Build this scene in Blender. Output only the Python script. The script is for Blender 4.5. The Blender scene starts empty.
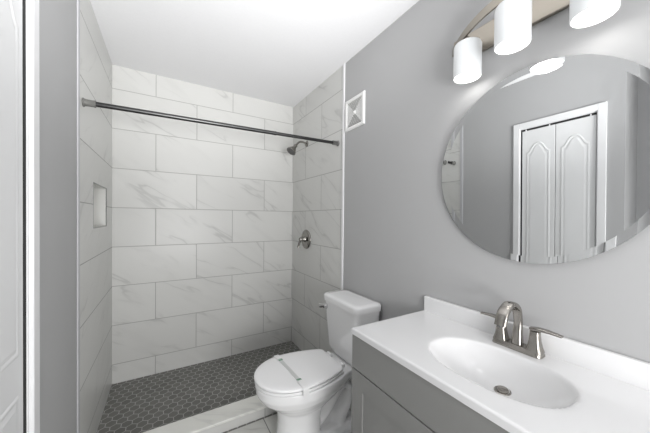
import bpy, bmesh, math, random
from mathutils import Vector, Matrix
random.seed(3)
SC = bpy.context.scene
COL = SC.collection
PI = math.pi

# ------------------------------------------------------------------ camera
CAM_Z = 1.3025
F = Vector((0.50967227, 0.86031309, -0.00977546))
R = Vector((0.86036386, -0.50959871, 0.00912024))
U = Vector((-0.0028647, 0.01305879, 0.99991063))
cam = bpy.data.cameras.new('camera')
cam.sensor_fit = 'HORIZONTAL'; cam.sensor_width = 36.0
cam.lens = 269.394 / 650 * 36
cam.shift_y = 4.332 / 650
cam.clip_start = 0.02
camo = bpy.data.objects.new('camera', cam); COL.objects.link(camo)
m = Matrix((R, U, -F)).transposed().to_4x4(); m.translation = (0, 0, CAM_Z)
camo.matrix_world = m
SC.camera = camo

# ------------------------------------------------------------------ world, lights, exposure
W = bpy.data.worlds.new('world'); SC.world = W; W.use_nodes = True
W.node_tree.nodes['Background'].inputs[0].default_value = (1.0, 1.0, 1.0, 1)
W.node_tree.nodes['Background'].inputs[1].default_value = 1.0
def area(name, loc, target, sx, sy, power, color=(1, 1, 1)):
    l = bpy.data.lights.new(name, 'AREA'); l.shape = 'RECTANGLE'; l.size = sx; l.size_y = sy
    l.energy = power; l.color = color
    o = bpy.data.objects.new(name, l); COL.objects.link(o); o.location = loc
    d = Vector(target) - Vector(loc)
    o.rotation_euler = d.to_track_quat('-Z', 'Y').to_euler()
    return o
area('rear_fill_light', (0.45, -2.12, 1.40), (0.10, 2.0, 1.10), 1.3, 2.0, 18, (1.0, 0.995, 0.99))  # unseen soft fill added behind the camera; no window stands there
area('ceiling_bounce_fill', (0.25, -0.90, 1.00), (0.15, 0.80, 2.464), 0.9, 0.7, 20)  # unseen upward fill, added to brighten the ceiling
def spot(name, loc, target, power, cone, radius):
    l = bpy.data.lights.new(name, 'SPOT'); l.energy = power; l.spot_size = math.radians(cone); l.spot_blend = 1.0; l.shadow_soft_size = radius
    o = bpy.data.objects.new(name, l); COL.objects.link(o); o.location = loc
    o.rotation_euler = (Vector(target) - Vector(loc)).to_track_quat('-Z', 'Y').to_euler()
spot('bounced_flash', (0.30, -0.25, 1.40), (0.26, 1.20, 2.464), 108, 76, 0.15)
SC.view_settings.view_transform = 'Standard'
SC.view_settings.look = 'None'
SC.view_settings.gamma = 1.0
SC.view_settings.use_curve_mapping = False
SC.view_settings.exposure = 0.80

# ------------------------------------------------------------------ dimensions
XL, XR, YB, H = -0.355, 1.157, 2.62, 2.464
YS = 1.695                      # front of the shower
YF = -2.20                      # wall with the entrance behind the camera
TH = 0.3048; ZR = 2.284         # tile height, highest full grout line

# ------------------------------------------------------------------ material helpers
class NT:
    def __init__(s, name):
        s.m = bpy.data.materials.new(name); s.m.use_nodes = True
        s.t = s.m.node_tree; s.b = s.t.nodes['Principled BSDF']
    def n(s, typ, **k):
        x = s.t.nodes.new(typ)
        for a, v in k.items(): setattr(x, a, v)
        return x
    def put(s, sock, v):
        if isinstance(v, bpy.types.NodeSocket): s.t.links.new(v, sock)
        else: sock.default_value = v
    def math(s, op, a, b=0.0, c=0.0):
        x = s.n('ShaderNodeMath', operation=op)
        for i, v in enumerate((a, b, c)): s.put(x.inputs[i], v)
        return x.outputs[0]
    def mix(s, f, a, b):
        x = s.n('ShaderNodeMix', data_type='RGBA')
        s.put(x.inputs[0], f); s.put(x.inputs[6], a); s.put(x.inputs[7], b)
        return x.outputs[2]
    def smooth(s, v, lo, hi, a=0.0, b=1.0):
        x = s.n('ShaderNodeMapRange', interpolation_type='SMOOTHSTEP')
        for i, q in enumerate((v, lo, hi, a, b)): s.put(x.inputs[i], q)
        return x.outputs[0]
    def vec(s, x, y, z=0.0):
        c = s.n('ShaderNodeCombineXYZ')
        for i, q in enumerate((x, y, z)): s.put(c.inputs[i], q)
        return c.outputs[0]
    def noise(s, v, scale, detail=3.0, rough=0.5, dist=0.0):
        x = s.n('ShaderNodeTexNoise'); s.put(x.inputs['Vector'], v)
        x.inputs['Scale'].default_value = scale; x.inputs['Detail'].default_value = detail
        x.inputs['Roughness'].default_value = rough; x.inputs['Distortion'].default_value = dist
        return x.outputs['Fac']
    def pos(s):
        g = s.n('ShaderNodeNewGeometry'); sp = s.n('ShaderNodeSeparateXYZ')
        s.t.links.new(g.outputs['Position'], sp.inputs[0])
        return g.outputs['Position'], sp.outputs
    def bump(s, h, strength, dist=0.001):
        b = s.n('ShaderNodeBump'); b.inputs['Strength'].default_value = strength
        b.inputs['Distance'].default_value = dist
        s.put(b.inputs['Height'], h); s.t.links.new(b.outputs[0], s.b.inputs['Normal'])
def C(r, g=None, b=None):
    if g is None: g = b = r
    return (r, g, b, 1)
def plain(name, col, rough=0.5, metal=0.0, var=0.03, scale=8.0, coat=0.0, bump=0.0, bscale=200.0):
    k = NT(name); P, _ = k.pos()
    n = k.noise(P, scale, 3)
    k.put(k.b.inputs['Base Color'], k.mix(n, C(*[c * (1 - var) for c in col]), C(*[min(1, c * (1 + var)) for c in col])))
    k.b.inputs['Roughness'].default_value = rough; k.b.inputs['Metallic'].default_value = metal
    k.b.inputs['Coat Weight'].default_value = coat
    if bump: k.bump(k.noise(P, bscale, 2), bump)
    return k.m

def vein_color(k, px, pz, seed, base=(0.62, 0.62, 0.603), dark=(0.42, 0.42, 0.41)):
    # diagonal marble veins: along axis falls to the right
    ca, sa = math.cos(math.radians(-33)), math.sin(math.radians(-33))
    u = k.math('ADD', k.math('MULTIPLY', px, ca), k.math('MULTIPLY', pz, sa))
    v = k.math('ADD', k.math('MULTIPLY', px, -sa), k.math('MULTIPLY', pz, ca))
    V = k.vec(k.math('MULTIPLY', u, 0.8), k.math('MULTIPLY', v, 3.6), k.math('MULTIPLY', seed, 37.0))
    n1 = k.noise(V, 1.7, 3, 0.45, 0.12)
    r = k.math('ABSOLUTE', k.math('SUBTRACT', n1, 0.52))
    line = k.smooth(r, 0.0, 0.020, 1.0, 0.0)
    halo = k.smooth(r, 0.0, 0.075, 1.0, 0.0)
    V2 = k.vec(k.math('MULTIPLY', u, 1.3), k.math('MULTIPLY', v, 2.6), k.math('MULTIPLY_ADD', seed, 53.0, 7.0))
    mask = k.smooth(k.noise(V2, 1.8, 2), 0.46, 0.66)
    cloud = k.smooth(k.noise(V, 2.6, 2), 0.50, 0.80, 0.0, 0.45)
    f = k.math('ADD', k.math('MULTIPLY', k.math('MULTIPLY_ADD', halo, 0.15, k.math('MULTIPLY', line, 0.46)), mask), k.math('MULTIPLY', cloud, 0.32))
    tone = k.math('MULTIPLY_ADD', seed, 0.05, 0.975)
    col = k.mix(k.math('MINIMUM', f, 1.0), C(*base), C(*dark))
    s = k.n('ShaderNodeVectorMath', operation='SCALE')
    k.put(s.inputs[0], col); k.put(s.inputs['Scale'], tone)
    return s.outputs[0]

def tile_mat(name, axis, a0, joints=True, g=0.0021):
    """Stacked running-bond marble-look wall tiles; axis 0 = world X, 1 = world Y along the wall."""
    k = NT(name); P, S = k.pos(); a, z = S[axis], S[2]
    q = k.math('DIVIDE', k.math('SUBTRACT', ZR, z), TH)
    row = k.math('FLOOR', q)
    par = k.math('FLOORED_MODULO', row, 2.0)
    s = k.math('DIVIDE', k.math('SUBTRACT', k.math('SUBTRACT', a, a0), k.math('MULTIPLY', par, TH)), 2 * TH)
    col = k.math('FLOOR', s)
    fx = k.math('MULTIPLY', k.math('SUBTRACT', s, col), 2 * TH)
    fz = k.math('MULTIPLY', k.math('SUBTRACT', q, row), TH)
    dz = k.math('MINIMUM', fz, k.math('SUBTRACT', TH, fz))
    dx = k.math('MINIMUM', fx, k.math('SUBTRACT', 2 * TH, fx))
    d = k.math('MINIMUM', dx, dz) if joints else dz
    grout = k.smooth(d, g * 0.6, g * 1.5, 1.0, 0.0)
    wn = k.n('ShaderNodeTexWhiteNoise', noise_dimensions='2D')
    k.put(wn.inputs['Vector'], k.vec(row, col if joints else 0.0))
    c = vein_color(k, a if axis == 0 else k.math('MULTIPLY', a, -1.0), z, wn.outputs['Value'])
    k.put(k.b.inputs['Base Color'], k.mix(grout, c, C(0.33, 0.33, 0.32)))
    k.put(k.b.inputs['Roughness'], k.math('MULTIPLY_ADD', grout, 0.45, 0.32))
    k.b.inputs['Specular IOR Level'].default_value = 0.35
    k.bump(k.math('SUBTRACT', 1.0, grout), 0.5, 0.0012)
    return k.m

def hex_mat():
    k = NT('hexagon_mosaic'); P, S = k.pos()
    w = 0.0565
    hh = w * math.sqrt(3)
    def cell(ox, oy):
        # hexagons with flat sides facing X (points along Y)
        x = k.math('ADD', k.math('DIVIDE', S[0], w), 40.13 + ox); y = k.math('ADD', k.math('DIVIDE', S[1], hh), 40.31 + oy)
        ix, iy = k.math('FLOOR', x), k.math('FLOOR', y)
        dx = k.math('ABSOLUTE', k.math('MULTIPLY', k.math('SUBTRACT', k.math('SUBTRACT', x, ix), 0.5), w))
        dy = k.math('ABSOLUTE', k.math('MULTIPLY', k.math('SUBTRACT', k.math('SUBTRACT', y, iy), 0.5), hh))
        e = k.math('MAXIMUM', dx, k.math('ADD', k.math('MULTIPLY', dx, 0.5), k.math('MULTIPLY', dy, math.sqrt(3) / 2)))
        return e, ix, iy
    e1, x1, y1 = cell(0, 0); e2, x2, y2 = cell(0.5, 0.5)
    e = k.math('MINIMUM', e1, e2)
    first = k.math('LESS_THAN', e1, e2)
    grout = k.smooth(e, w / 2 - 0.0026, w / 2 - 0.0010)
    wn = k.n('ShaderNodeTexWhiteNoise', noise_dimensions='3D')
    inv = k.math('SUBTRACT', 1.0, first)
    k.put(wn.inputs['Vector'], k.vec(k.math('ADD', k.math('MULTIPLY', x1, first), k.math('MULTIPLY', x2, inv)),
                                     k.math('ADD', k.math('MULTIPLY', y1, first), k.math('MULTIPLY', y2, inv)), first))
    t = k.math('ADD', k.math('MULTIPLY', wn.outputs['Value'], 0.6), k.math('MULTIPLY', k.noise(P, 30, 3), 0.4))
    tile = k.mix(t, C(0.125, 0.124, 0.115), C(0.180, 0.178, 0.165))
    k.put(k.b.inputs['Base Color'], k.mix(grout, tile, C(0.46, 0.46, 0.44)))
    k.b.inputs['Roughness'].default_value = 0.55
    k.bump(k.math('SUBTRACT', 1.0, grout), 0.5, 0.0012)
    return k.m

def floor_mat():
    k = NT('floor_tile'); P, S = k.pos()
    x, y = S[0], S[1]
    # 0.61 x 0.305 marble-look planks lying across the room, joint lines near x 0.55 and beside the curb
    q = k.math('DIVIDE', k.math('SUBTRACT', 1.69, y), TH); row = k.math('FLOOR', q); par = k.math('FLOORED_MODULO', row, 2.0)
    s = k.math('DIVIDE', k.math('SUBTRACT', k.math('SUBTRACT', x, 0.55), k.math('MULTIPLY', par, TH)), 2 * TH); col = k.math('FLOOR', s)
    fx = k.math('MULTIPLY', k.math('SUBTRACT', s, col), 2 * TH); fy = k.math('MULTIPLY', k.math('SUBTRACT', q, row), TH)
    d = k.math('MINIMUM', k.math('MINIMUM', fx, k.math('SUBTRACT', 2 * TH, fx)), k.math('MINIMUM', fy, k.math('SUBTRACT', TH, fy)))
    grout = k.smooth(d, 0.0016, 0.0034, 1.0, 0.0)
    wn = k.n('ShaderNodeTexWhiteNoise', noise_dimensions='2D'); k.put(wn.inputs['Vector'], k.vec(row, col))
    c = vein_color(k, x, y, wn.outputs['Value'], (0.60, 0.60, 0.575), (0.38, 0.38, 0.36))
    k.put(k.b.inputs['Base Color'], k.mix(grout, c, C(0.16)))
    k.b.inputs['Roughness'].default_value = 0.35
    return k.m

def marble_slab(name, base=(0.74, 0.74, 0.71)):
    k = NT(name); P, S = k.pos()
    k.put(k.b.inputs['Base Color'], vein_color(k, S[0], k.math('ADD', S[1], S[2]), 0.31, base, (0.58, 0.58, 0.56)))
    k.b.inputs['Roughness'].default_value = 0.3
    return k.m

def emit_mat(name, col, strength, base=(0.9, 0.9, 0.9)):
    k = NT(name)
    k.b.inputs['Base Color'].default_value = C(*base); k.b.inputs['Roughness'].default_value = 0.3
    k.b.inputs['Emission Color'].default_value = C(*col); k.b.inputs['Emission Strength'].default_value = strength
    return k.m

def brushed(name, col, rough, axis=2):
    k = NT(name); P, S = k.pos()
    v = [k.math('MULTIPLY', S[i], 18.0 if i == axis else 900.0) for i in range(3)]
    n = k.noise(k.vec(*v), 1.0, 2)
    k.put(k.b.inputs['Base Color'], k.mix(n, C(*[c * .93 for c in col]), C(*[min(1, c * 1.05) for c in col])))
    k.b.inputs['Metallic'].default_value = 1.0
    k.put(k.b.inputs['Roughness'], k.math('MULTIPLY_ADD', n, 0.12, rough - 0.06))
    return k.m

M = {}
M['grey_paint'] = plain('grey_wall_paint', (0.415, 0.416, 0.419), 0.75, var=0.012, scale=2, bump=0.12, bscale=260)
M['white_ceiling'] = plain('white_ceiling_paint', (0.80, 0.80, 0.81), 0.9, var=0.02, scale=60, bump=0.25, bscale=120)
M['white_trim'] = plain('white_trim_paint', (0.78, 0.78, 0.79), 0.4, var=0.01)
M['door_paint'] = plain('white_door_paint', (0.74, 0.745, 0.75), 0.42, var=0.01)
M['tile_back'] = tile_mat('marble_tile_back', 0, 0.236)
M['tile_right'] = tile_mat('marble_tile_right', 1, 2.02 - 4 * TH)
M['tile_left'] = tile_mat('marble_tile_left', 1, 2.01, joints=False)
M['tile_niche'] = marble_slab('marble_niche', (0.70, 0.70, 0.675))
M['curb_top'] = marble_slab('marble_curb_slab', (0.76, 0.76, 0.72))
M['hex'] = hex_mat()
M['floor'] = floor_mat()
M['grout'] = plain('dark_grout', (0.2, 0.2, 0.19), 0.9)
M['porcelain'] = plain('white_porcelain', (0.88, 0.88, 0.885), 0.12, var=0.005, coat=0.4)
M['seat_plastic'] = plain('white_seat_plastic', (0.87, 0.87, 0.875), 0.25, var=0.005)
M['cultured'] = plain('white_cultured_marble', (0.76, 0.76, 0.765), 0.16, var=0.006, scale=3, coat=0.3)
M['cabinet'] = plain('grey_cabinet_paint', (0.25, 0.25, 0.243), 0.42, var=0.015, scale=3)
M['dark_gap'] = plain('gap_shade_and_backing', (0.03, 0.03, 0.03), 0.8)  # near-black painted into shaded gaps; also door track and mirror backing
M['nickel'] = brushed('brushed_nickel', (0.36, 0.342, 0.315), 0.24)
M['nickel_dark'] = brushed('satin_nickel', (0.30, 0.29, 0.27), 0.17)
M['plate_nickel'] = brushed('brushed_nickel_plate', (0.34, 0.312, 0.27), 0.32, axis=1)
M['rod_dark'] = brushed('dark_brushed_steel', (0.075, 0.075, 0.075), 0.34, axis=0)
M['rod_light'] = brushed('grey_brushed_steel', (0.30, 0.30, 0.295), 0.28, axis=0)
M['rod_cap'] = plain('grey_rubber_cap', (0.15, 0.15, 0.14), 0.5)
M['chrome'] = plain('polished_chrome', (0.60, 0.60, 0.60), 0.10, metal=1.0, var=0.0)
M['black'] = plain('black_rubber', (0.015, 0.015, 0.015), 0.6)
M['spray'] = plain('dark_spray_face', (0.10, 0.10, 0.098), 0.45)
M['mirror'] = plain('silvered_mirror_glass', (0.78, 0.79, 0.79), 0.0, metal=1.0, var=0.0)
M['mirror_edge'] = plain('polished_glass_edge', (0.42, 0.46, 0.46), 0.08, metal=0.6, var=0.0)
M['vent_white'] = plain('white_vent_plastic', (0.80, 0.80, 0.79), 0.5, var=0.01)
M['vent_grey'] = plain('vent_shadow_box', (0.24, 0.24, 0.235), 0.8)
M['shade'] = emit_mat('opal_glass_lit', (1.0, 1.0, 1.0), 0.10, (0.60, 0.62, 0.63))
M['shade_inner'] = emit_mat('opal_glass_lit_inside', (1.0, 0.995, 0.985), 0.35)
M['bulb'] = emit_mat('lit_bulb', (1.0, 0.98, 0.95), 1.2)
M['band'] = plain('white_paper_band', (0.80, 0.80, 0.80), 0.7)
M['band_grey'] = plain('translucent_plastic_band', (0.62, 0.635, 0.625), 0.35)
M['green'] = plain('green_print', (0.16, 0.30, 0.21), 0.6)

# ------------------------------------------------------------------ object helpers
ORI = {}
def thing(name, label, cat, loc, group=None):
    o = bpy.data.objects.new(name, None); COL.objects.link(o); o.location = loc
    o.empty_display_size = 0.05
    o['label'] = label; o['category'] = cat
    if group: o['group'] = group
    ORI[o.name] = Vector(loc)
    return o
def obj(name, bm, mats, parent=None, smooth=False, bevel=0.0, seg=2, label=None, angle=40, recalc=True):
    if recalc: bmesh.ops.recalc_face_normals(bm, faces=bm.faces)
    org = ORI[parent.name] if parent else Vector((0, 0, 0))
    if parent: bmesh.ops.translate(bm, verts=bm.verts, vec=-org)
    me = bpy.data.meshes.new(name); bm.to_mesh(me); bm.free()
    if not isinstance(mats, (list, tuple)): mats = [mats]
    for x in mats: me.materials.append(x)
    o = bpy.data.objects.new(name, me); COL.objects.link(o)
    if parent: o.parent = parent
    ORI[o.name] = org
    if smooth:
        for p in me.polygons: p.use_smooth = True
        if angle < 180:
            try: me.set_sharp_from_angle(angle=math.radians(angle))
            except Exception: pass
    if bevel:
        b = o.modifiers.new('bevel', 'BEVEL'); b.width = bevel; b.segments = seg; b.limit_method = 'ANGLE'
        b.angle_limit = math.radians(35); b.harden_normals = False
    if label: o['label'] = label
    return o
def struct(name, bm, mats, **k):
    o = obj(name, bm, mats, **k); o['kind'] = 'structure'; return o
def box(bm, x0, x1, y0, y1, z0, z1, mat=0):
    v = [bm.verts.new(p) for p in ((x0,y0,z0),(x1,y0,z0),(x1,y1,z0),(x0,y1,z0),(x0,y0,z1),(x1,y0,z1),(x1,y1,z1),(x0,y1,z1))]
    for f in ((3,2,1,0),(4,5,6,7),(0,1,5,4),(1,2,6,5),(2,3,7,6),(3,0,4,7)):
        bm.faces.new([v[i] for i in f]).material_index = mat
    return bm
def nb(*boxes):
    bm = bmesh.new()
    for b in boxes: box(bm, *b)
    return bm
def loft(bm, rings, cap=True, closed=False, mat=0):
    rv = [[bm.verts.new(p) for p in r] for r in rings]
    n = len(rv[0]); rng = range(len(rv) if closed else len(rv) - 1)
    for i in rng:
        a, b = rv[i], rv[(i + 1) % len(rv)]
        for j in range(n):
            bm.faces.new((a[j], a[(j+1) % n], b[(j+1) % n], b[j])).material_index = mat
    if cap and not closed:
        bm.faces.new(list(reversed(rv[0]))).material_index = mat
        bm.faces.new(rv[-1]).material_index = mat
    return bm
def lathe(bm, prof, c, axis='Z', n=40, cap=True, closed=False, mat=0):
    """prof: (radius, height) pairs along axis from centre c; axis may be a vector."""
    d = {'Z': (0,0,1), 'X': (1,0,0), 'Y': (0,1,0)}[axis] if isinstance(axis, str) else axis
    d = Vector(d).normalized()
    a = d.cross(Vector((0, 0, 1)) if abs(d.z) < 0.9 else Vector((1, 0, 0))).normalized(); b = d.cross(a)
    c = Vector(c)
    return loft(bm, [[c + d * h + (a * math.cos(t) + b * math.sin(t)) * max(r, 1e-4) for t in [2*PI*i/n for i in range(n)]] for r, h in prof], cap, closed, mat)
def tube(bm, pts, rad, n=16, up=(0, 0, 1), sx=1.0, sy=1.0, sq=2.0, mat=0):
    """sweep a superellipse along pts; rad scalar/list (or list of (rx, ry))."""
    pts = [Vector(p) for p in pts]; rings = []
    for i, p in enumerate(pts):
        t = (pts[min(i+1, len(pts)-1)] - pts[max(i-1, 0)]).normalized()
        a = t.cross(Vector(up))
        a = a.normalized() if a.length > 1e-4 else t.orthogonal().normalized()
        b = a.cross(t).normalized()
        r = rad[i] if isinstance(rad, (list, tuple)) else rad
        rx, ry = r if isinstance(r, (list, tuple)) else (r * sx, r * sy)
        ring = []
        for j in range(n):
            th = 2 * PI * (j + 0.5) / n; c, s = math.cos(th), math.sin(th)
            ring.append(p + a * rx * math.copysign(abs(c) ** (2/sq), c) + b * ry * math.copysign(abs(s) ** (2/sq), s))
        rings.append(ring)
    return loft(bm, rings)
def spline(ctrl, n=40):
    P = [Vector(p) for p in ctrl]; P = [P[0]*2 - P[1]] + P + [P[-1]*2 - P[-2]]; out = []
    segs = len(P) - 3
    for i in range(n + 1):
        u = i / n * segs; k = min(int(u), segs - 1); t = u - k
        a, b, c, d = P[k:k+4]
        out.append(0.5 * ((2*b) + (c - a)*t + (2*a - 5*b + 4*c - d)*t*t + (3*b - a - 3*c + d)*t**3))
    return out
def lin(v, n=40):
    out = []; k = len(v) - 1
    for i in range(n + 1):
        u = i / n * k; j = min(int(u), k - 1); t = u - j
        if isinstance(v[j], (tuple, list)): out.append(tuple(v[j][q]*(1-t) + v[j+1][q]*t for q in range(len(v[j]))))
        else: out.append(v[j]*(1-t) + v[j+1]*t)
    return out
def rrect(cx, cy, hx, hy, r, z, k=6):
    out = []
    for qx, qy, a0 in ((1, 1, 0), (-1, 1, PI/2), (-1, -1, PI), (1, -1, 3*PI/2)):
        for i in range(k + 1):
            a = a0 + PI/2 * i / k
            out.append(Vector((cx + qx*(hx - r) + r*math.cos(a), cy + qy*(hy - r) + r*math.sin(a), z)))
    return out
def egg(xf, xb, hw, hb, cy, z, n=28, fr=0.44, back_r=0.02):
    L = xb - xf; xm = xf + fr * L; side = []
    for i in range(n + 1):                       # front: half ellipse
        a = PI/2 * i / n
        side.append((xm - (xm - xf) * math.cos(a), hw * math.sin(a)))
    k = n
    for i in range(1, k + 1):
        s = i / k
        x = xm + (xb - xm) * s; y = hw - (hw - hb) * s ** 1.9
        q = xb - x
        if q < back_r: y -= back_r - math.sqrt(max(0, back_r**2 - (back_r - q)**2))
        side.append((x, max(y, 0.001)))
    pts = [(x, y) for x, y in side] + [(x, -y) for x, y in reversed(side[1:])]
    return [Vector((x, cy + y, z)) for x, y in pts]

# ================================================================== SETTING
struct('floor', nb((-1.0, XR + .1, YF - .1, 1.69, -0.1, 0.0)), M['floor'])
struct('floor_shower', nb((XL - .1, XR + .1, 1.69, YB + .1, -0.1, 0.0)), M['hex'])
struct('ceiling', nb((-0.9, XR + .1, YF - .1, YB + .1, H, H + 0.1)), M['white_ceiling'])
struct('wall_back', nb((XL - .2, XR + .1, YB, YB + .1, 0, H)), M['tile_back'])
struct('wall_right', nb((XR, XR + .1, YF, YS, 0, H)), M['grey_paint'])
struct('wall_shower_right', nb((XR - .002, XR + .1, YS, YB, 0, H)), M['tile_right'])
# shower wall on the left with a recessed niche
NY0, NY1, NZ0, NZ1, ND = 1.992, 2.382, 1.236, 1.492, 0.09
bm = bmesh.new()
def quad(bm, *pts, mat=0): bm.faces.new([bm.verts.new(p) for p in pts]).material_index = mat
ys = [YS, NY0, NY1, YB]; zs = [0, NZ0, NZ1, H]
X1 = XL + .002
for i in range(3):
    for j in range(3):
        if i == 1 and j == 1: continue
        quad(bm, (X1, ys[i], zs[j]), (X1, ys[i], zs[j+1]), (X1, ys[i+1], zs[j+1]), (X1, ys[i+1], zs[j]))
xb = X1 - ND
quad(bm, (xb, NY0, NZ0), (xb, NY0, NZ1), (xb, NY1, NZ1), (xb, NY1, NZ0), mat=1)
quad(bm, (X1, NY0, NZ0), (X1, NY1, NZ0), (xb, NY1, NZ0), (xb, NY0, NZ0), mat=1)
quad(bm, (X1, NY0, NZ1), (xb, NY0, NZ1), (xb, NY1, NZ1), (X1, NY1, NZ1), mat=1)
quad(bm, (X1, NY0, NZ0), (xb, NY0, NZ0), (xb, NY0, NZ1), (X1, NY0, NZ1), mat=1)
quad(bm, (X1, NY1, NZ0), (X1, NY1, NZ1), (xb, NY1, NZ1), (xb, NY1, NZ0), mat=1)
box(bm, XL - .2, XL - .12, YS, YB, 0, H)
struct('wall_shower_left', bm, [M['tile_left'], M['tile_niche']], recalc=False)
# thin metal-and-tile frame lining the niche opening
e = 0.004
struct('trim_1', nb((X1 - .003, X1 + .0015, NY0 - e, NY1 + e, NZ1, NZ1 + e), (X1 - .003, X1 + .0015, NY0 - e, NY1 + e, NZ0 - e, NZ0),
                    (X1 - .003, X1 + .0015, NY0 - e, NY0, NZ0, NZ1), (X1 - .003, X1 + .0015, NY1, NY1 + e, NZ0, NZ1)),
       plain('grey_niche_edging', (0.30, 0.30, 0.29), 0.5))
# closet door opening in the left wall
DY0, DY1, DZ = 0.668, 1.143, 2.042
YC = 0.53
struct('wall_left', nb((XL - .09, XL, DY1 + .016, YS, 0, H), (XL - .09, XL, DY0 - .016, DY1 + .016, DZ + .016, H),
                       (XL - .29, XL, YC, DY0 - .016, 0, H), (XL - .39, XL - .29, YF - .1, YC + .1, 0, H),
                       (XL - .39, XL - .35, YC, YS, 0, H), (XL - .29, -0.22, -.20, -.10, 0, H)), M['grey_paint'])  # final box is an unseen partition added to shade the wall's return
struct('wall_front', nb((XL - .39, XR + .1, YF - .1, YF, 0, H)), M['grey_paint'])
# edge trims where the tile meets the painted wall
struct('trim_2', nb((XR - .009, XR, YS - .022, YS, 0, H)), M['white_trim'], bevel=.002)
struct('trim_3', nb((XL, XL + .006, YS - .03, YS, 0, H)), plain('shaded_white_trim', (0.50, 0.50, 0.52), 0.4), bevel=.002)  # white trim on the left, its shading painted in as grey
# closet door jamb and casing
cw = 0.046; ct = 0.013
struct('trim_4', nb((XL - .09, XL + .002, DY1, DY1 + .016, 0, DZ + .016), (XL - .09, XL + .002, DY0 - .016, DY0, 0, DZ + .016),
                    (XL - .09, XL + .002, DY0, DY1, DZ, DZ + .016)), M['white_trim'])
bm = nb((XL, XL + ct, DY1 + .006, DY1 + .006 + cw, 0, DZ + .006 + cw), (XL, XL + ct, DY0 - .006 - cw, DY0 - .006, 0, DZ + .006 + cw),
        (XL, XL + ct, DY0 - .006, DY1 + .006, DZ + .006, DZ + .006 + cw))
struct('trim_5', bm, M['white_trim'], bevel=.003)
struct('door_gap_shade', nb((XL - .088, XL - .0015, DY1 - .0015, DY1 + .001, 0, DZ), (XL - .35, XL - .088, DY0 - .01, DY1 + .01, 0, DZ)), M['dark_gap'])  # thin strip paints the door-gap shadow dark; larger box fills the closet
# baseboards
struct('baseboard_right', nb((XR - .014, XR, 0.94, YS - .022, 0, .09)), M['white_trim'], bevel=.003)
struct('baseboard_left', nb((XL, XL + .014, DY1 + .07, YS - .03, 0, .09), (XL, XL + .014, YC, DY0 - .07, 0, .09)), M['white_trim'], bevel=.003)

# shower curb: tiled face under a pale marble slab
bm = nb((XL, XR, 1.702, 1.82, 0, .062))
struct('curb_shower', bm, tile_mat('marble_tile_curb', 0, 0.26 - 10 * TH))
struct('trim_8', nb((XL, XR, 1.688, 1.828, .062, .078)), M['curb_top'], bevel=.004)

# bifold closet door: two leaves with arched raised panels
door = thing('bifold_door', 'white two-leaf closet door with arched raised panels beside the grey strip of left wall', 'door', (XL - .02, DY0, 0))
DX = XL - .005                        # front face of the leaves
def panel_outline(y0, y1, z0, z1, arch, inset=0.0, n=24):
    y0 += inset; y1 -= inset; z0 += inset; z1 -= inset
    pts = [(y0, z0), (y1, z0)]
    for i in range(n + 1):
        t = 1 - i / n
        y = y0 + (y1 - y0) * t
        s = (t - .5) * 2
        if arch:                      # cathedral top: flat shoulders, ogee swell in the middle
            q = min(1.0, abs(s) / .94); b = .5 + .5 * math.cos(PI * q ** 1.35)
            z = z1 - arch + arch * b
        else: z = z1
        pts.append((y, z))
    return pts
def leaf(y0, y1):
    bm = bmesh.new(); box(bm, DX - .03, DX, y0, y1, .012, DZ - .017)
    o = obj('door_leaf', bm, M['door_paint'], door, bevel=.0025)
    st = .031
    for (za, zb, arch) in ((.16, .79, 0.0), (.90, 1.915, .075)):
        bm = bmesh.new()
        prof = ((0.0, 0.0), (.004, .003), (.010, .0032), (.014, .0006), (.018, .0005), (.029, .0042), (.031, .0046))
        loft(bm, [[Vector((DX + h, y, z)) for y, z in panel_outline(y0 + st, y1 - st, za, zb, arch, ins)] for ins, h in prof], cap=False)
        p = panel_outline(y0 + st, y1 - st, za, zb, arch, .031)
        bm.faces.new([bm.verts.new((DX + .0046, y, z)) for y, z in p])
        obj('raised_panel', bm, M['door_paint'], o, smooth=True, angle=50)
ym = (DY0 + DY1) / 2
leaf(DY0 + .005, ym - .002); leaf(ym + .002, DY1 - .009)
obj('top_track', nb((DX - .03, DX - .006, DY0 + .002, DY1 - .002, DZ - .013, DZ)), M['dark_gap'], door, label='dark track in the gap above the leaves')
for yy in (DY0 + .035, DY1 - .035, ym + .04):
    bm = bmesh.new(); lathe(bm, ((.004, 0), (.004, .03)), (DX - .004, yy, DZ - .034), n=12); obj('pivot_pin', bm, M['white_trim'], door)

# ================================================================== SHOWER FITTINGS
RY, RZ = 1.760, 1.864
rod = thing('shower_rod', 'dark tension curtain rod spanning the shower opening between the tiled walls', 'curtain rod', (XL + .002, RY, RZ))
bm = bmesh.new(); lathe(bm, ((.0125, 0), (.0125, .95)), (XL + .05, RY, RZ), 'X', 24); obj('outer_tube', bm, M['rod_dark'], rod, smooth=True)
bm = bmesh.new(); lathe(bm, ((.0112, 0), (.0112, .50)), (XL + .99, RY, RZ), 'X', 24); obj('inner_tube', bm, M['rod_dark'], rod, smooth=True)
bm = bmesh.new(); lathe(bm, ((.0128, 0), (.0135, .003), (.0135, .012), (.0128, .015)), (XL + .99, RY, RZ), 'X', 24); obj('tube_collar', bm, M['rod_dark'], rod, smooth=True)
for s, x in ((1, XL + .002), (-1, XR - .002)):
    bm = bmesh.new()
    lathe(bm, ((.021, 0), (.022, .004), (.018, .009), (.0165, .02), (.0165, .042), (.0175, .044), (.0175, .05), (.0128, .052)), (x, RY, RZ), (s, 0, 0), 28)
    obj('end_cap', bm, M['rod_cap'] if s > 0 else M['rod_light'], rod, smooth=True, angle=30)

rod.rotation_euler = (0, -.0140, 0)      # the rod sits slightly higher at its right end

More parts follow.
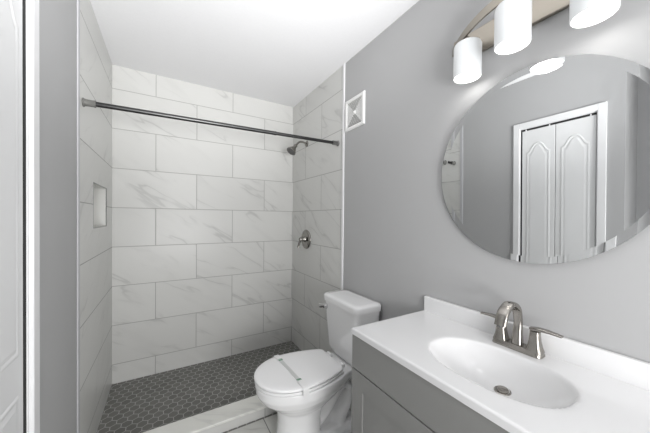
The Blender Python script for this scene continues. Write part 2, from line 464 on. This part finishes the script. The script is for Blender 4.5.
HX, HY, HZ = XR - .002, 2.30, 2.007
sh = thing('showerhead', 'nickel shower head on a bent arm high on the right tiled wall', 'shower head', (HX, HY, HZ))
bm = bmesh.new(); lathe(bm, ((.030, 0), (.030, .004), (.024, .010), (.012, .014)), (HX, HY, HZ), (-1, 0, 0), 28); obj('flange', bm, M['nickel_dark'], sh, smooth=True)
arm = spline([(HX, HY, HZ), (HX - .045, HY, HZ + .010), (HX - .085, HY, HZ + .003), (HX - .115, HY, HZ - .032)], 20)
bm = bmesh.new(); tube(bm, arm, .0095, 14, up=(0, 1, 0)); obj('arm', bm, M['nickel_dark'], sh, smooth=True)
d = Vector((-.62, -.10, -.78)).normalized(); c0 = Vector(arm[-1]) - d * .004
bm = bmesh.new(); lathe(bm, ((.011, -.004), (.016, .002), (.018, .012), (.014, .022), (.017, .030), (.030, .052), (.041, .070), (.046, .083), (.045, .088)), c0, d, 32)
hd = obj('head', bm, M['nickel_dark'], sh, smooth=True, angle=60)
bm = bmesh.new(); lathe(bm, ((.0415, 0), (.0415, .0025), (.036, .004)), c0 + d * .0875, d, 32)
a = d.orthogonal().normalized(); b = d.cross(a)
for rr, nn in ((.012, 6), (.023, 12), (.033, 18)):
    for i in range(nn):
        t = 2*PI*i/nn; lathe(bm, ((.0017, 0), (.0012, .003)), c0 + d * .091 + (a*math.cos(t) + b*math.sin(t))*rr, d, 6)
obj('spray_face', bm, M['spray'], hd, label='dark round nozzle face')

VY, VZ = 2.290, 1.101
va = thing('shower_valve', 'round nickel mixer valve with a lever below the shower head', 'shower valve', (HX, VY, VZ))
bm = bmesh.new(); lathe(bm, ((.089, 0), (.091, .004), (.088, .012), (.068, .020), (.062, .018), (.048, .017), (.030, .019)), (HX, VY, VZ), (-1, 0, 0), 48)
obj('escutcheon', bm, M['nickel_dark'], va, smooth=True, angle=60)
bm = bmesh.new(); lathe(bm, ((.031, .008), (.028, .020), (.022, .028), (.018, .050), (.019, .066), (.016, .074), (.006, .076)), (HX, VY, VZ), (-1, 0, 0), 32)
hub = obj('hub', bm, M['nickel_dark'], va, smooth=True, angle=60)
lv = spline([(HX - .062, VY, VZ), (HX - .072, VY + .006, VZ - .03), (HX - .076, VY + .012, VZ - .058), (HX - .083, VY + .014, VZ - .078)], 16)
bm = bmesh.new(); tube(bm, lv, lin([(.015, .012), (.012, .010), (.013, .009), (.014, .007)], 16), 16, up=(1, 0, 0)); obj('lever', bm, M['nickel_dark'], va, smooth=True)
for i in range(2):
    bm = bmesh.new(); lathe(bm, ((.004, .009), (.004, .0125), (.002, .0135)), (HX, VY, VZ + (.054, -.054)[i]), (-1, 0, 0), 12); obj('screw', bm, M['chrome'], va)

# ================================================================== VENT
VYc, VZc, vh = 1.546, 2.054, .1115
ve = thing('exhaust_vent', 'square white vent grille on the grey wall beside the shower edge', 'vent', (XR, VYc, VZc))
def sqring(hs, x): return [Vector((x, VYc + s*hs, VZc + t*hs)) for s, t in ((1,1),(1,-1),(-1,-1),(-1,1))]
bm = bmesh.new()
loft(bm, [sqring(vh, XR), sqring(vh, XR - .008), sqring(vh - .006, XR - .013), sqring(vh - .022, XR - .013), sqring(vh - .025, XR - .008), sqring(vh - .025, XR)], cap=False, closed=True)
obj('frame', bm, M['vent_white'], ve)
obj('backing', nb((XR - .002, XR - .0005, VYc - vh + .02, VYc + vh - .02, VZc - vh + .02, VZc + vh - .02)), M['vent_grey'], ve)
bm = bmesh.new()
gi = vh - .025
for i in range(8):                     # slats in four triangular fields, each concentric square ring of bars
    r = .014 + i * (gi - .014) / 8
    w = .0013
    xo0, xo1 = XR - .0075, XR - .0045
    box(bm, xo0, xo1, VYc - r - w, VYc + r + w, VZc + r - w, VZc + r + w); box(bm, xo0, xo1, VYc - r - w, VYc + r + w, VZc - r - w, VZc - r + w)
    box(bm, xo0, xo1, VYc - r - w, VYc - r + w, VZc - r + w, VZc + r - w); box(bm, xo0, xo1, VYc + r - w, VYc + r + w, VZc - r + w, VZc + r - w)
for s in (1, -1):
    tube(bm, [(XR - .009, VYc - gi, VZc - s*gi), (XR - .009, VYc + gi, VZc + s*gi)], .0013, 6)
obj('grille', bm, M['vent_white'], ve)
bm = bmesh.new(); lathe(bm, ((.013, 0), (.013, .010), (.009, .013)), (XR - .002, VYc, VZc), (-1, 0, 0), 20); obj('centre_boss', bm, M['vent_white'], ve, smooth=True, angle=40)

# ================================================================== MIRROR
MY, MZ, MR, BV = .4717, 1.5026, .3575, .024
mi = thing('round_mirror', 'large round mirror on the grey wall above the sink', 'mirror', (XR, MY, MZ))
xm = XR - .0130
bm = bmesh.new(); lathe(bm, ((MR - .03, 0), (MR - .03, .0085)), (XR, MY, MZ), (-1, 0, 0), 96); obj('backing', bm, M['dark_gap'], mi)
bm = bmesh.new(); lathe(bm, ((MR - BV, 0), ), (xm, MY, MZ), (-1, 0, 0), 128, cap=False)
bm.faces.new(bm.verts[:]); gl = obj('glass', bm, M['mirror'], mi, recalc=False)
bm = bmesh.new(); lathe(bm, ((MR - BV, .0130), (MR, .0136)), (XR, MY, MZ), (-1, 0, 0), 128, cap=False); obj('bevelled_edge', bm, M['mirror'], mi, smooth=True)
bm = bmesh.new(); lathe(bm, ((MR, .0136), (MR, .0088), (MR - .03, .0086)), (XR, MY, MZ), (-1, 0, 0), 128, cap=False); obj('rim', bm, M['mirror_edge'], mi, smooth=True, angle=30)

mi.rotation_euler = (0, math.radians(-.6), 0); mi.location.x -= .004   # it leans out a touch at the top

# ================================================================== VANITY LIGHT
LY0, LY1 = .125, .778
LYC = (LY0 + LY1) / 2
vl = thing('vanity_light', 'three-lamp brushed nickel wall light with a bowed arm above the round mirror', 'wall light', (XR, LYC, 2.06))
obj('back_plate', nb((XR - .016, XR, LY0, LY1, 2.012, 2.118)), M['plate_nickel'], vl, bevel=.004)
n = 48; rings = []
XA = .995
half = (LY1 - LY0) / 2; sag = XR - .018 - XA
def arch_x(y): return XA + sag * ((y - LYC) / half) ** 2
bm = bmesh.new()
for i in range(n + 1):
    y = LY1 - (LY1 - LY0) * i / n; x = arch_x(y)
    dxdy = 2 * sag * (y - LYC) / half ** 2; nv = Vector((1, -dxdy, 0)).normalized() * .0035
    rings.append([Vector((x, y, z)) + nv * s for s, z in ((1, 2.052), (1, 2.084), (-1, 2.084), (-1, 2.052))])
loft(bm, rings); obj('bowed_arm', bm, M['plate_nickel'], vl, smooth=True, angle=30)
SR, SZ0, SZ1 = .0522, 1.890, 2.029
for sx, sy in ((1.074, .668), (1.005, .468), (1.056, .280)):
    bm = bmesh.new()
    lathe(bm, ((SR - .003, SZ0), (SR, SZ0 + .002), (SR, SZ1 - .012), (SR - .003, SZ1 - .004), (SR - .012, SZ1), (.014, SZ1)), (sx, sy, 0), 'Z', 48, cap=False)
    s_o = obj('lamp_shade', bm, M['shade'], vl, smooth=True, angle=50)
    bm = bmesh.new()
    lathe(bm, ((SR - .003, SZ0), (SR - .005, SZ0 + .003), (SR - .005, SZ1 - .012), (SR - .016, SZ1 - .005), (.013, SZ1 - .005)), (sx, sy, 0), 'Z', 48, cap=False)
    obj('shade_lining', bm, M['shade_inner'], s_o, smooth=True)
    bm = bmesh.new()
    lathe(bm, ((.015, SZ1 - .02), (.015, SZ1 + .004), (.019, SZ1 + .006), (.019, SZ1 + .016), (.008, SZ1 + .02), (.0055, 2.06)), (sx, sy, 0), 'Z', 24); obj('socket_stem', bm, M['nickel'], vl, smooth=True, angle=30)
    bm = bmesh.new()
    lathe(bm, ((.012, SZ1 - .02), (.014, SZ1 - .035), (.026, SZ1 - .062), (.030, SZ1 - .080), (.026, SZ1 - .098), (.014, SZ1 - .108), (.001, SZ1 - .110)), (sx, sy, 0), 'Z', 24)
    obj('bulb', bm, M['bulb'], vl, smooth=True)
    l = bpy.data.lights.new('lamp_glow', 'POINT'); l.energy = 0.20; l.shadow_soft_size = .03; l.color = (1, .985, .96)
    lo = bpy.data.objects.new('lamp_glow', l); COL.objects.link(lo); lo.location = Vector((sx, sy, SZ0 + .012)) - ORI[vl.name]; lo.parent = vl

# ================================================================== TOILET
TY = 1.435
to = thing('toilet', 'white two-piece toilet with its lid down between the shower curb and the vanity', 'toilet', (.80, TY, 0))
bm = bmesh.new()
B = [  # z, front x, back x, half width, back half width : bowl
    (0.16, .60, .80, .07, .05), (.205, .560, .86, .110, .06), (.240, .525, .90, .132, .075), (.270, .486, .93, .155, .088), (.298, .452, .96, .175, .098), (.335, .430, .99, .188, .105), (.383, .424, 1.00, .190, .108)]
loft(bm, [egg(xf, xb_, hw, hb, TY, z) for z, xf, xb_, hw, hb in B])
# front pedestal column
loft(bm, [egg(xf, xb_, hw, hw * .80, TY, z, fr=.62) for z, xf, xb_, hw in ((0, .540, .79, .122), (.02, .540, .79, .122), (.05, .548, .785, .114), (.14, .556, .785, .108), (.22, .548, .80, .112), (.29, .53, .83, .12))])
# narrow spine behind it
loft(bm, [rrect(.88, TY, .15, .052, .03, 0), rrect(.88, TY, .15, .052, .03, .32)])
# deck below the tank
loft(bm, [rrect(1.02, TY, .12, .095, .03, .305), rrect(1.02, TY, .125, .115, .03, .338), rrect(1.02, TY, .125, .125, .03, .383)])
# trapway rising from the sump, over the weir and down to the foot
tp = spline([(.76, TY, .075), (.83, TY, .135), (.90, TY, .225), (.945, TY, .275), (.99, TY, .245), (.985, TY, .16), (.94, TY, .09), (.93, TY, .0)], 40)
tube(bm, tp, lin([(.036, .082), (.036, .088), (.036, .094), (.036, .098), (.038, .098), (.042, .100), (.055, .104), (.065, .110)], 40), 24, up=(0, 1, 0))
loft(bm, [rrect(.89, TY, .17, .128, .05, 0), rrect(.89, TY, .17, .128, .05, .028), rrect(.89, TY, .15, .108, .05, .060)])
bmesh.ops.recalc_face_normals(bm, faces=bm.faces)
me = bpy.data.meshes.new('tmp'); bm.to_mesh(me); bm.free()
tmp = bpy.data.objects.new('tmp', me); COL.objects.link(tmp)
rm = tmp.modifiers.new('r', 'REMESH'); rm.mode = 'VOXEL'; rm.voxel_size = .0055
sm = tmp.modifiers.new('s', 'SMOOTH'); sm.factor = .5; sm.iterations = 8
dg = bpy.context.evaluated_depsgraph_get()
me2 = bpy.data.meshes.new_from_object(tmp.evaluated_get(dg))
bpy.data.objects.remove(tmp)
bm = bmesh.new(); bm.from_mesh(me2); obj('bowl', bm, M['porcelain'], to, smooth=True, angle=180)
# seat ring and lid
def slab(bm, f, z0, z1, r=.004):
    loft(bm, [f(-r, z0), f(0, z0 + r), f(0, z1 - r), f(-r*.35, z1 - r*.3), f(-r*1.5, z1)])
bm = bmesh.new(); slab(bm, lambda o, z: egg(.423 - o, .925 + o, .190 + o, .128 + o, TY, z), .387, .403); obj('seat', bm, M['seat_plastic'], to, smooth=True, angle=35)
bm = bmesh.new()
Lr = [(-.006, .4075), (0, .411), (0, .4165), (-.002, .4200), (-.008, .4225), (-.03, .4240), (-.07, .4250), (-.12, .4255)]
loft(bm, [egg(.420 - o, .915 + o, .193 + o, max(.132 + o, .02), TY, z, back_r=.022) for o, z in Lr]); obj('seat_lid', bm, M['seat_plastic'], to, smooth=True, angle=60)
for s in (1, -1):
    bm = bmesh.new(); lathe(bm, ((.012, -.02), (.013, -.018), (.013, .018), (.012, .02)), (.936, TY + s*.072, .402), 'Y', 20); obj('hinge', bm, M['seat_plastic'], to, smooth=True, angle=40)
# tank
bm = bmesh.new()
T = [(.386, 1.060, .065, .145), (.396, 1.058, .074, .158), (.44, 1.056, .082, .172), (.60, 1.052, .089, .183), (.738, 1.049, .0965, .1935)]
loft(bm, [rrect(x, TY - .006, hx, hy, .035, z) for z, x, hx, hy in T]); obj('tank', bm, M['porcelain'], to, smooth=True, angle=50)
bm = bmesh.new()
T = [(.736, .095, .190), (.739, .101, .198), (.768, .102, .199), (.7765, .100, .197), (.7815, .094, .191), (.7835, .070, .158)]
loft(bm, [rrect(1.049, TY - .006, hx, hy, .034, z) for z, hx, hy in T]); obj('tank_lid', bm, M['porcelain'], to, smooth=True, angle=50)
# trip lever on the tank front
fx = 1.049 - .0875
fx -= .006
bm = bmesh.new(); lathe(bm, ((.018, 0), (.018, .006), (.012, .012), (.009, .022)), (fx, TY + .148, .700), (-1, 0, 0), 20); hu = obj('lever_boss', bm, M['chrome'], to, smooth=True)
bm = bmesh.new(); tube(bm, spline([(fx - .018, TY + .138, .703), (fx - .022, TY + .158, .702), (fx - .026, TY + .178, .697), (fx - .027, TY + .196, .692)], 12), lin([(.008, .015), (.008, .013), (.008, .015), (.007, .014)], 12), 14); obj('flush_lever', bm, M['chrome'], hu, smooth=True, label='chrome flush lever')
# tank bolt end with rubber washer
bm = bmesh.new(); lathe(bm, ((.006, -.03), (.012, -.026), (.0155, -.004), (.016, .0), (.013, .003), (.010, .003)), (1.00, TY - .112, .392), (-.55, -.83, .08), 24); nu = obj('coupling_nut', bm, M['chrome'], to, smooth=True, angle=40)
bm = bmesh.new(); lathe(bm, ((.0105, .002), (.0105, .0042)), (1.00, TY - .112, .392), (-.55, -.83, .08), 20); obj('washer', bm, M['black'], nu)
for s in (1, -1):
    bm = bmesh.new(); lathe(bm, ((.014, 0), (.0135, .012), (.009, .021), (.001, .024)), (.86, TY + s*.108, .022), 'Z', 20); obj('bolt_cap', bm, M['seat_plastic'], to, smooth=True)

# wrapper band lying over the lid
bd = thing('toilet_seat_band', 'narrow white packing band with green print strapped across the toilet lid', 'packing band', (.625, TY, .4255))
def strip(path, hw, th, skew=0.02):
    bm = bmesh.new(); rr = []
    for i, (dy, z) in enumerate(path):
        p, q = path[max(i - 1, 0)], path[min(i + 1, len(path) - 1)]
        t = Vector((q[0] - p[0], q[1] - p[1])).normalized()
        nn = Vector((-t.y, t.x)) * th
        if nn.y < -1e-6 or (abs(nn.y) < 1e-6 and nn.x * dy < 0) or nn.x * dy < -1e-9: nn = -nn
        x = .618 - dy / .2 * skew * .5
        rr.append([Vector((x - hw, TY + dy, z)), Vector((x + hw, TY + dy, z)), Vector((x + hw, TY + dy + nn.x, z + nn.y)), Vector((x - hw, TY + dy + nn.x, z + nn.y))])
    return loft(bm, rr)
def topz(dy): return .4266 - .0030 * max(0, (abs(dy) - .12) / .07) ** 2
obj('band', strip([(y/100, topz(y/100) + .0003) for y in range(-13, 14, 2)], .0105, .0012), M['band_grey'], bd, label='translucent grey middle strip')
for s in (1, -1):
    pth = [(.124, topz(.124) + .0012), (.15, topz(.15) + .001), (.182, .4255), (.1935, .4225), (.1975, .415), (.1990, .400), (.1994, .384)]
    o = obj('end_clip', strip([(s*y, z) for y, z in pth], .0165, .0024), M['band'], bd)
    obj('green_label', strip([(s*.112, topz(.112) + .0018), (s*.130, topz(.130) + .0040)], .0125, .0006), M['green'], o, label='small green printed patch')

# ================================================================== VANITY
CX0, CX1, CY0, CY1, CZ = .681, XR - .001, .018, .921, .8395
cabx = .685
va_ = thing('vanity_cabinet', 'grey shaker vanity cabinet under the white sink top', 'vanity cabinet', (.92, .47, 0))
obj('carcass', nb((cabx + .021, CX1, CY0 + .010, CY0 + .028, .10, .814), (cabx + .021, CX1, CY1 - .018, CY1, .10, .814),
                  (cabx + .021, CX1, CY0 + .028, CY1 - .018, .10, .118), (CX1 - .012, CX1, CY0 + .028, CY1 - .018, .118, .814),
                  (cabx + .07, CX1, CY0 + .02, CY1 - .03, 0, .10)), [M['cabinet']], va_)
obj('gap_liner', nb((cabx + .0195, cabx + .0208, CY0 + .016, CY1 - .004, .105, .806)), M['dark_gap'], va_, label='black shadow gap behind the fronts')
obj('drawer_front', nb((cabx, cabx + .019, CY0 + .010, CY1 - .001, .6745, .8125)), M['cabinet'], va_, bevel=.0015)
yc = (CY0 + CY1) / 2
for y0, y1 in ((yc + .0015, CY1 - .001), (CY0 + .010, yc - .0015)):
    st = .070; z0, z1 = .108, .6690
    o = obj('door', nb((cabx, cabx + .019, y0, y0 + st, z0, z1), (cabx, cabx + .019, y1 - st, y1, z0, z1),
                       (cabx, cabx + .019, y0 + st, y1 - st, z0, z0 + st), (cabx, cabx + .019, y0 + st, y1 - st, z1 - st, z1)), M['cabinet'], va_)
    obj('recessed_panel', nb((cabx + .007, cabx + .0185, y0 + st - .002, y1 - st + .002, z0 + st - .002, z1 - st + .002)), M['cabinet'], o)

vt = thing('bathroom_sink', 'glossy white vanity top with an oval moulded sink and backsplash', 'sink top', (.92, .47, CZ))
BX, BY, BA, BB, BD = .900, .463, .142, .206, .092
def top_z(x, y):
    r = ((abs(x - BX) / BA) ** 2.3 + (abs(y - BY) / BB) ** 2.3) ** (1/2.3)
    z = CZ
    if r < 1.0:
        t = 1 - r ** 3.0
        z -= BD * (t * .86 + .14 * (1 - r)) * min(1.0, (1 - r) / .05 * .5 + .5)
    elif r < 1.07:
        z -= .0016 * ((1.07 - r) / .07) ** 2
    e_ = min(x - CX0, CY1 - y, y - CY0)
    if e_ < .007: z -= .007 - math.sqrt(max(0, .007**2 - (.007 - e_)**2))
    return z
def grid(a, b, st, ends=(1, 1)):
    n = int((b - a - .016) / st); g = [a + .008 + (b - a - .016) * i / n for i in range(n + 1)]
    return [a + .008 * (1 - math.cos(PI/2 * i / 6)) for i in range(6)] + g + [b - .008 * (1 - math.sin(PI/2 * (1 - i/6)) if False else 1 - math.cos(PI/2 * (6 - i - 1) / 6)) for i in range(6)]
gx = sorted(set(round(q, 6) for q in grid(CX0, CX1, .0045))); gy = sorted(set(round(q, 6) for q in grid(CY0, CY1, .0055)))
bm = bmesh.new()
V = [[bm.verts.new((x, y, top_z(x, y))) for y in gy] for x in gx]
for i in range(len(gx) - 1):
    for j in range(len(gy) - 1): bm.faces.new((V[i][j], V[i+1][j], V[i+1][j+1], V[i][j+1]))
edge = [V[i][0] for i in range(len(gx))] + [V[-1][j] for j in range(1, len(gy))] + [V[i][-1] for i in range(len(gx) - 2, -1, -1)] + [V[0][j] for j in range(len(gy) - 2, 0, -1)]
low = [bm.verts.new((v.co.x, v.co.y, .8145)) for v in edge]
for i in range(len(edge)):
    j = (i + 1) % len(edge); bm.faces.new((edge[j], edge[i], low[i], low[j]))
obj('countertop', bm, M['cultured'], vt, smooth=True, angle=75)
bm = bmesh.new(); box(bm, XR - .021, CX1, CY0, CY1, CZ - .004, CZ + .071); obj('backsplash', bm, M['cultured'], vt, bevel=.004, seg=3)
DCX, DCY = .935, .447
dz_ = top_z(DCX, DCY)
bm = bmesh.new(); lathe(bm, ((.0245, -.004), (.0245, .0015), (.022, .0035), (.0185, .002), (.018, -.003)), (DCX, DCY, dz_), (-.10, 0, 1), 36); dr = obj('drain_flange', bm, M['nickel'], vt, smooth=True, angle=40)
bm = bmesh.new(); lathe(bm, ((.0165, -.003), (.017, .005), (.0155, .0075), (.004, .009), (.0025, .0095)), (DCX, DCY, dz_), (-.10, .05, 1), 32); obj('drain_stopper', bm, M['nickel'], dr, smooth=True, angle=40)

# ================================================================== FAUCET
FX, FY = 1.092, .476
CZ += .0008
fa = thing('faucet', 'brushed nickel two-handle faucet with arched spout on the white sink top', 'faucet', (FX, FY, CZ))
bm = bmesh.new()
loft(bm, [rrect(FX, FY, .0265, .078, .014, CZ), rrect(FX, FY, .0265, .078, .014, CZ + .004), rrect(FX, FY, .0235, .074, .013, CZ + .015), rrect(FX, FY, .0215, .071, .012, CZ + .018)])
obj('base', bm, M['nickel'], fa, smooth=True, angle=35)
# spout: flared column turning into a broad arched ribbon
pts = spline([(FX, FY, CZ + .010), (FX + .002, FY, CZ + .05), (FX + .003, FY, CZ + .100), (FX - .013, FY, CZ + .148), (FX - .055, FY, CZ + .168), (FX - .100, FY, CZ + .146), (FX - .120, FY, CZ + .104)], 48)
rad = lin([(.0185, .0165), (.0145, .013), (.0130, .0105), (.0150, .0095), (.0175, .0090), (.0185, .0090), (.0185, .0095)], 48)
bm = bmesh.new(); tube(bm, pts, rad, 24, up=(1, 0, .25), sq=3.0)
sp = obj('spout', bm, M['nickel'], fa, smooth=True, angle=50)
tdir = (pts[-1] - pts[-3]).normalized()
bm = bmesh.new(); lathe(bm, ((.0075, -.004), (.0075, .003), (.006, .004)), pts[-1], tdir, 20); obj('aerator', bm, M['spray'], sp)
for s in (1, -1):
    hy = FY + s * .0535
    bm = bmesh.new()
    loft(bm, [rrect(FX, hy, hx, hx * 1.0, hx * .45, CZ + z) for z, hx in ((.014, .0235), (.020, .0215), (.032, .0182), (.050, .0152), (.066, .0138), (.080, .0132), (.082, .0125))])
    h = obj('handle', bm, M['nickel'], fa, smooth=True, angle=40)
    bm = bmesh.new()
    P_ = spline([(FX, hy - s*.013, CZ + .086), (FX, hy + s*.012, CZ + .091), (FX - .001, hy + s*.040, CZ + .092), (FX - .002, hy + s*.074, CZ + .090)], 20)
    tube(bm, P_, lin([(.0125, .0065), (.0135, .0065), (.0115, .0050), (.0095, .0036)], 20), 20, sq=3.2)
    obj('lever', bm, M['nickel'], h, smooth=True, angle=50)
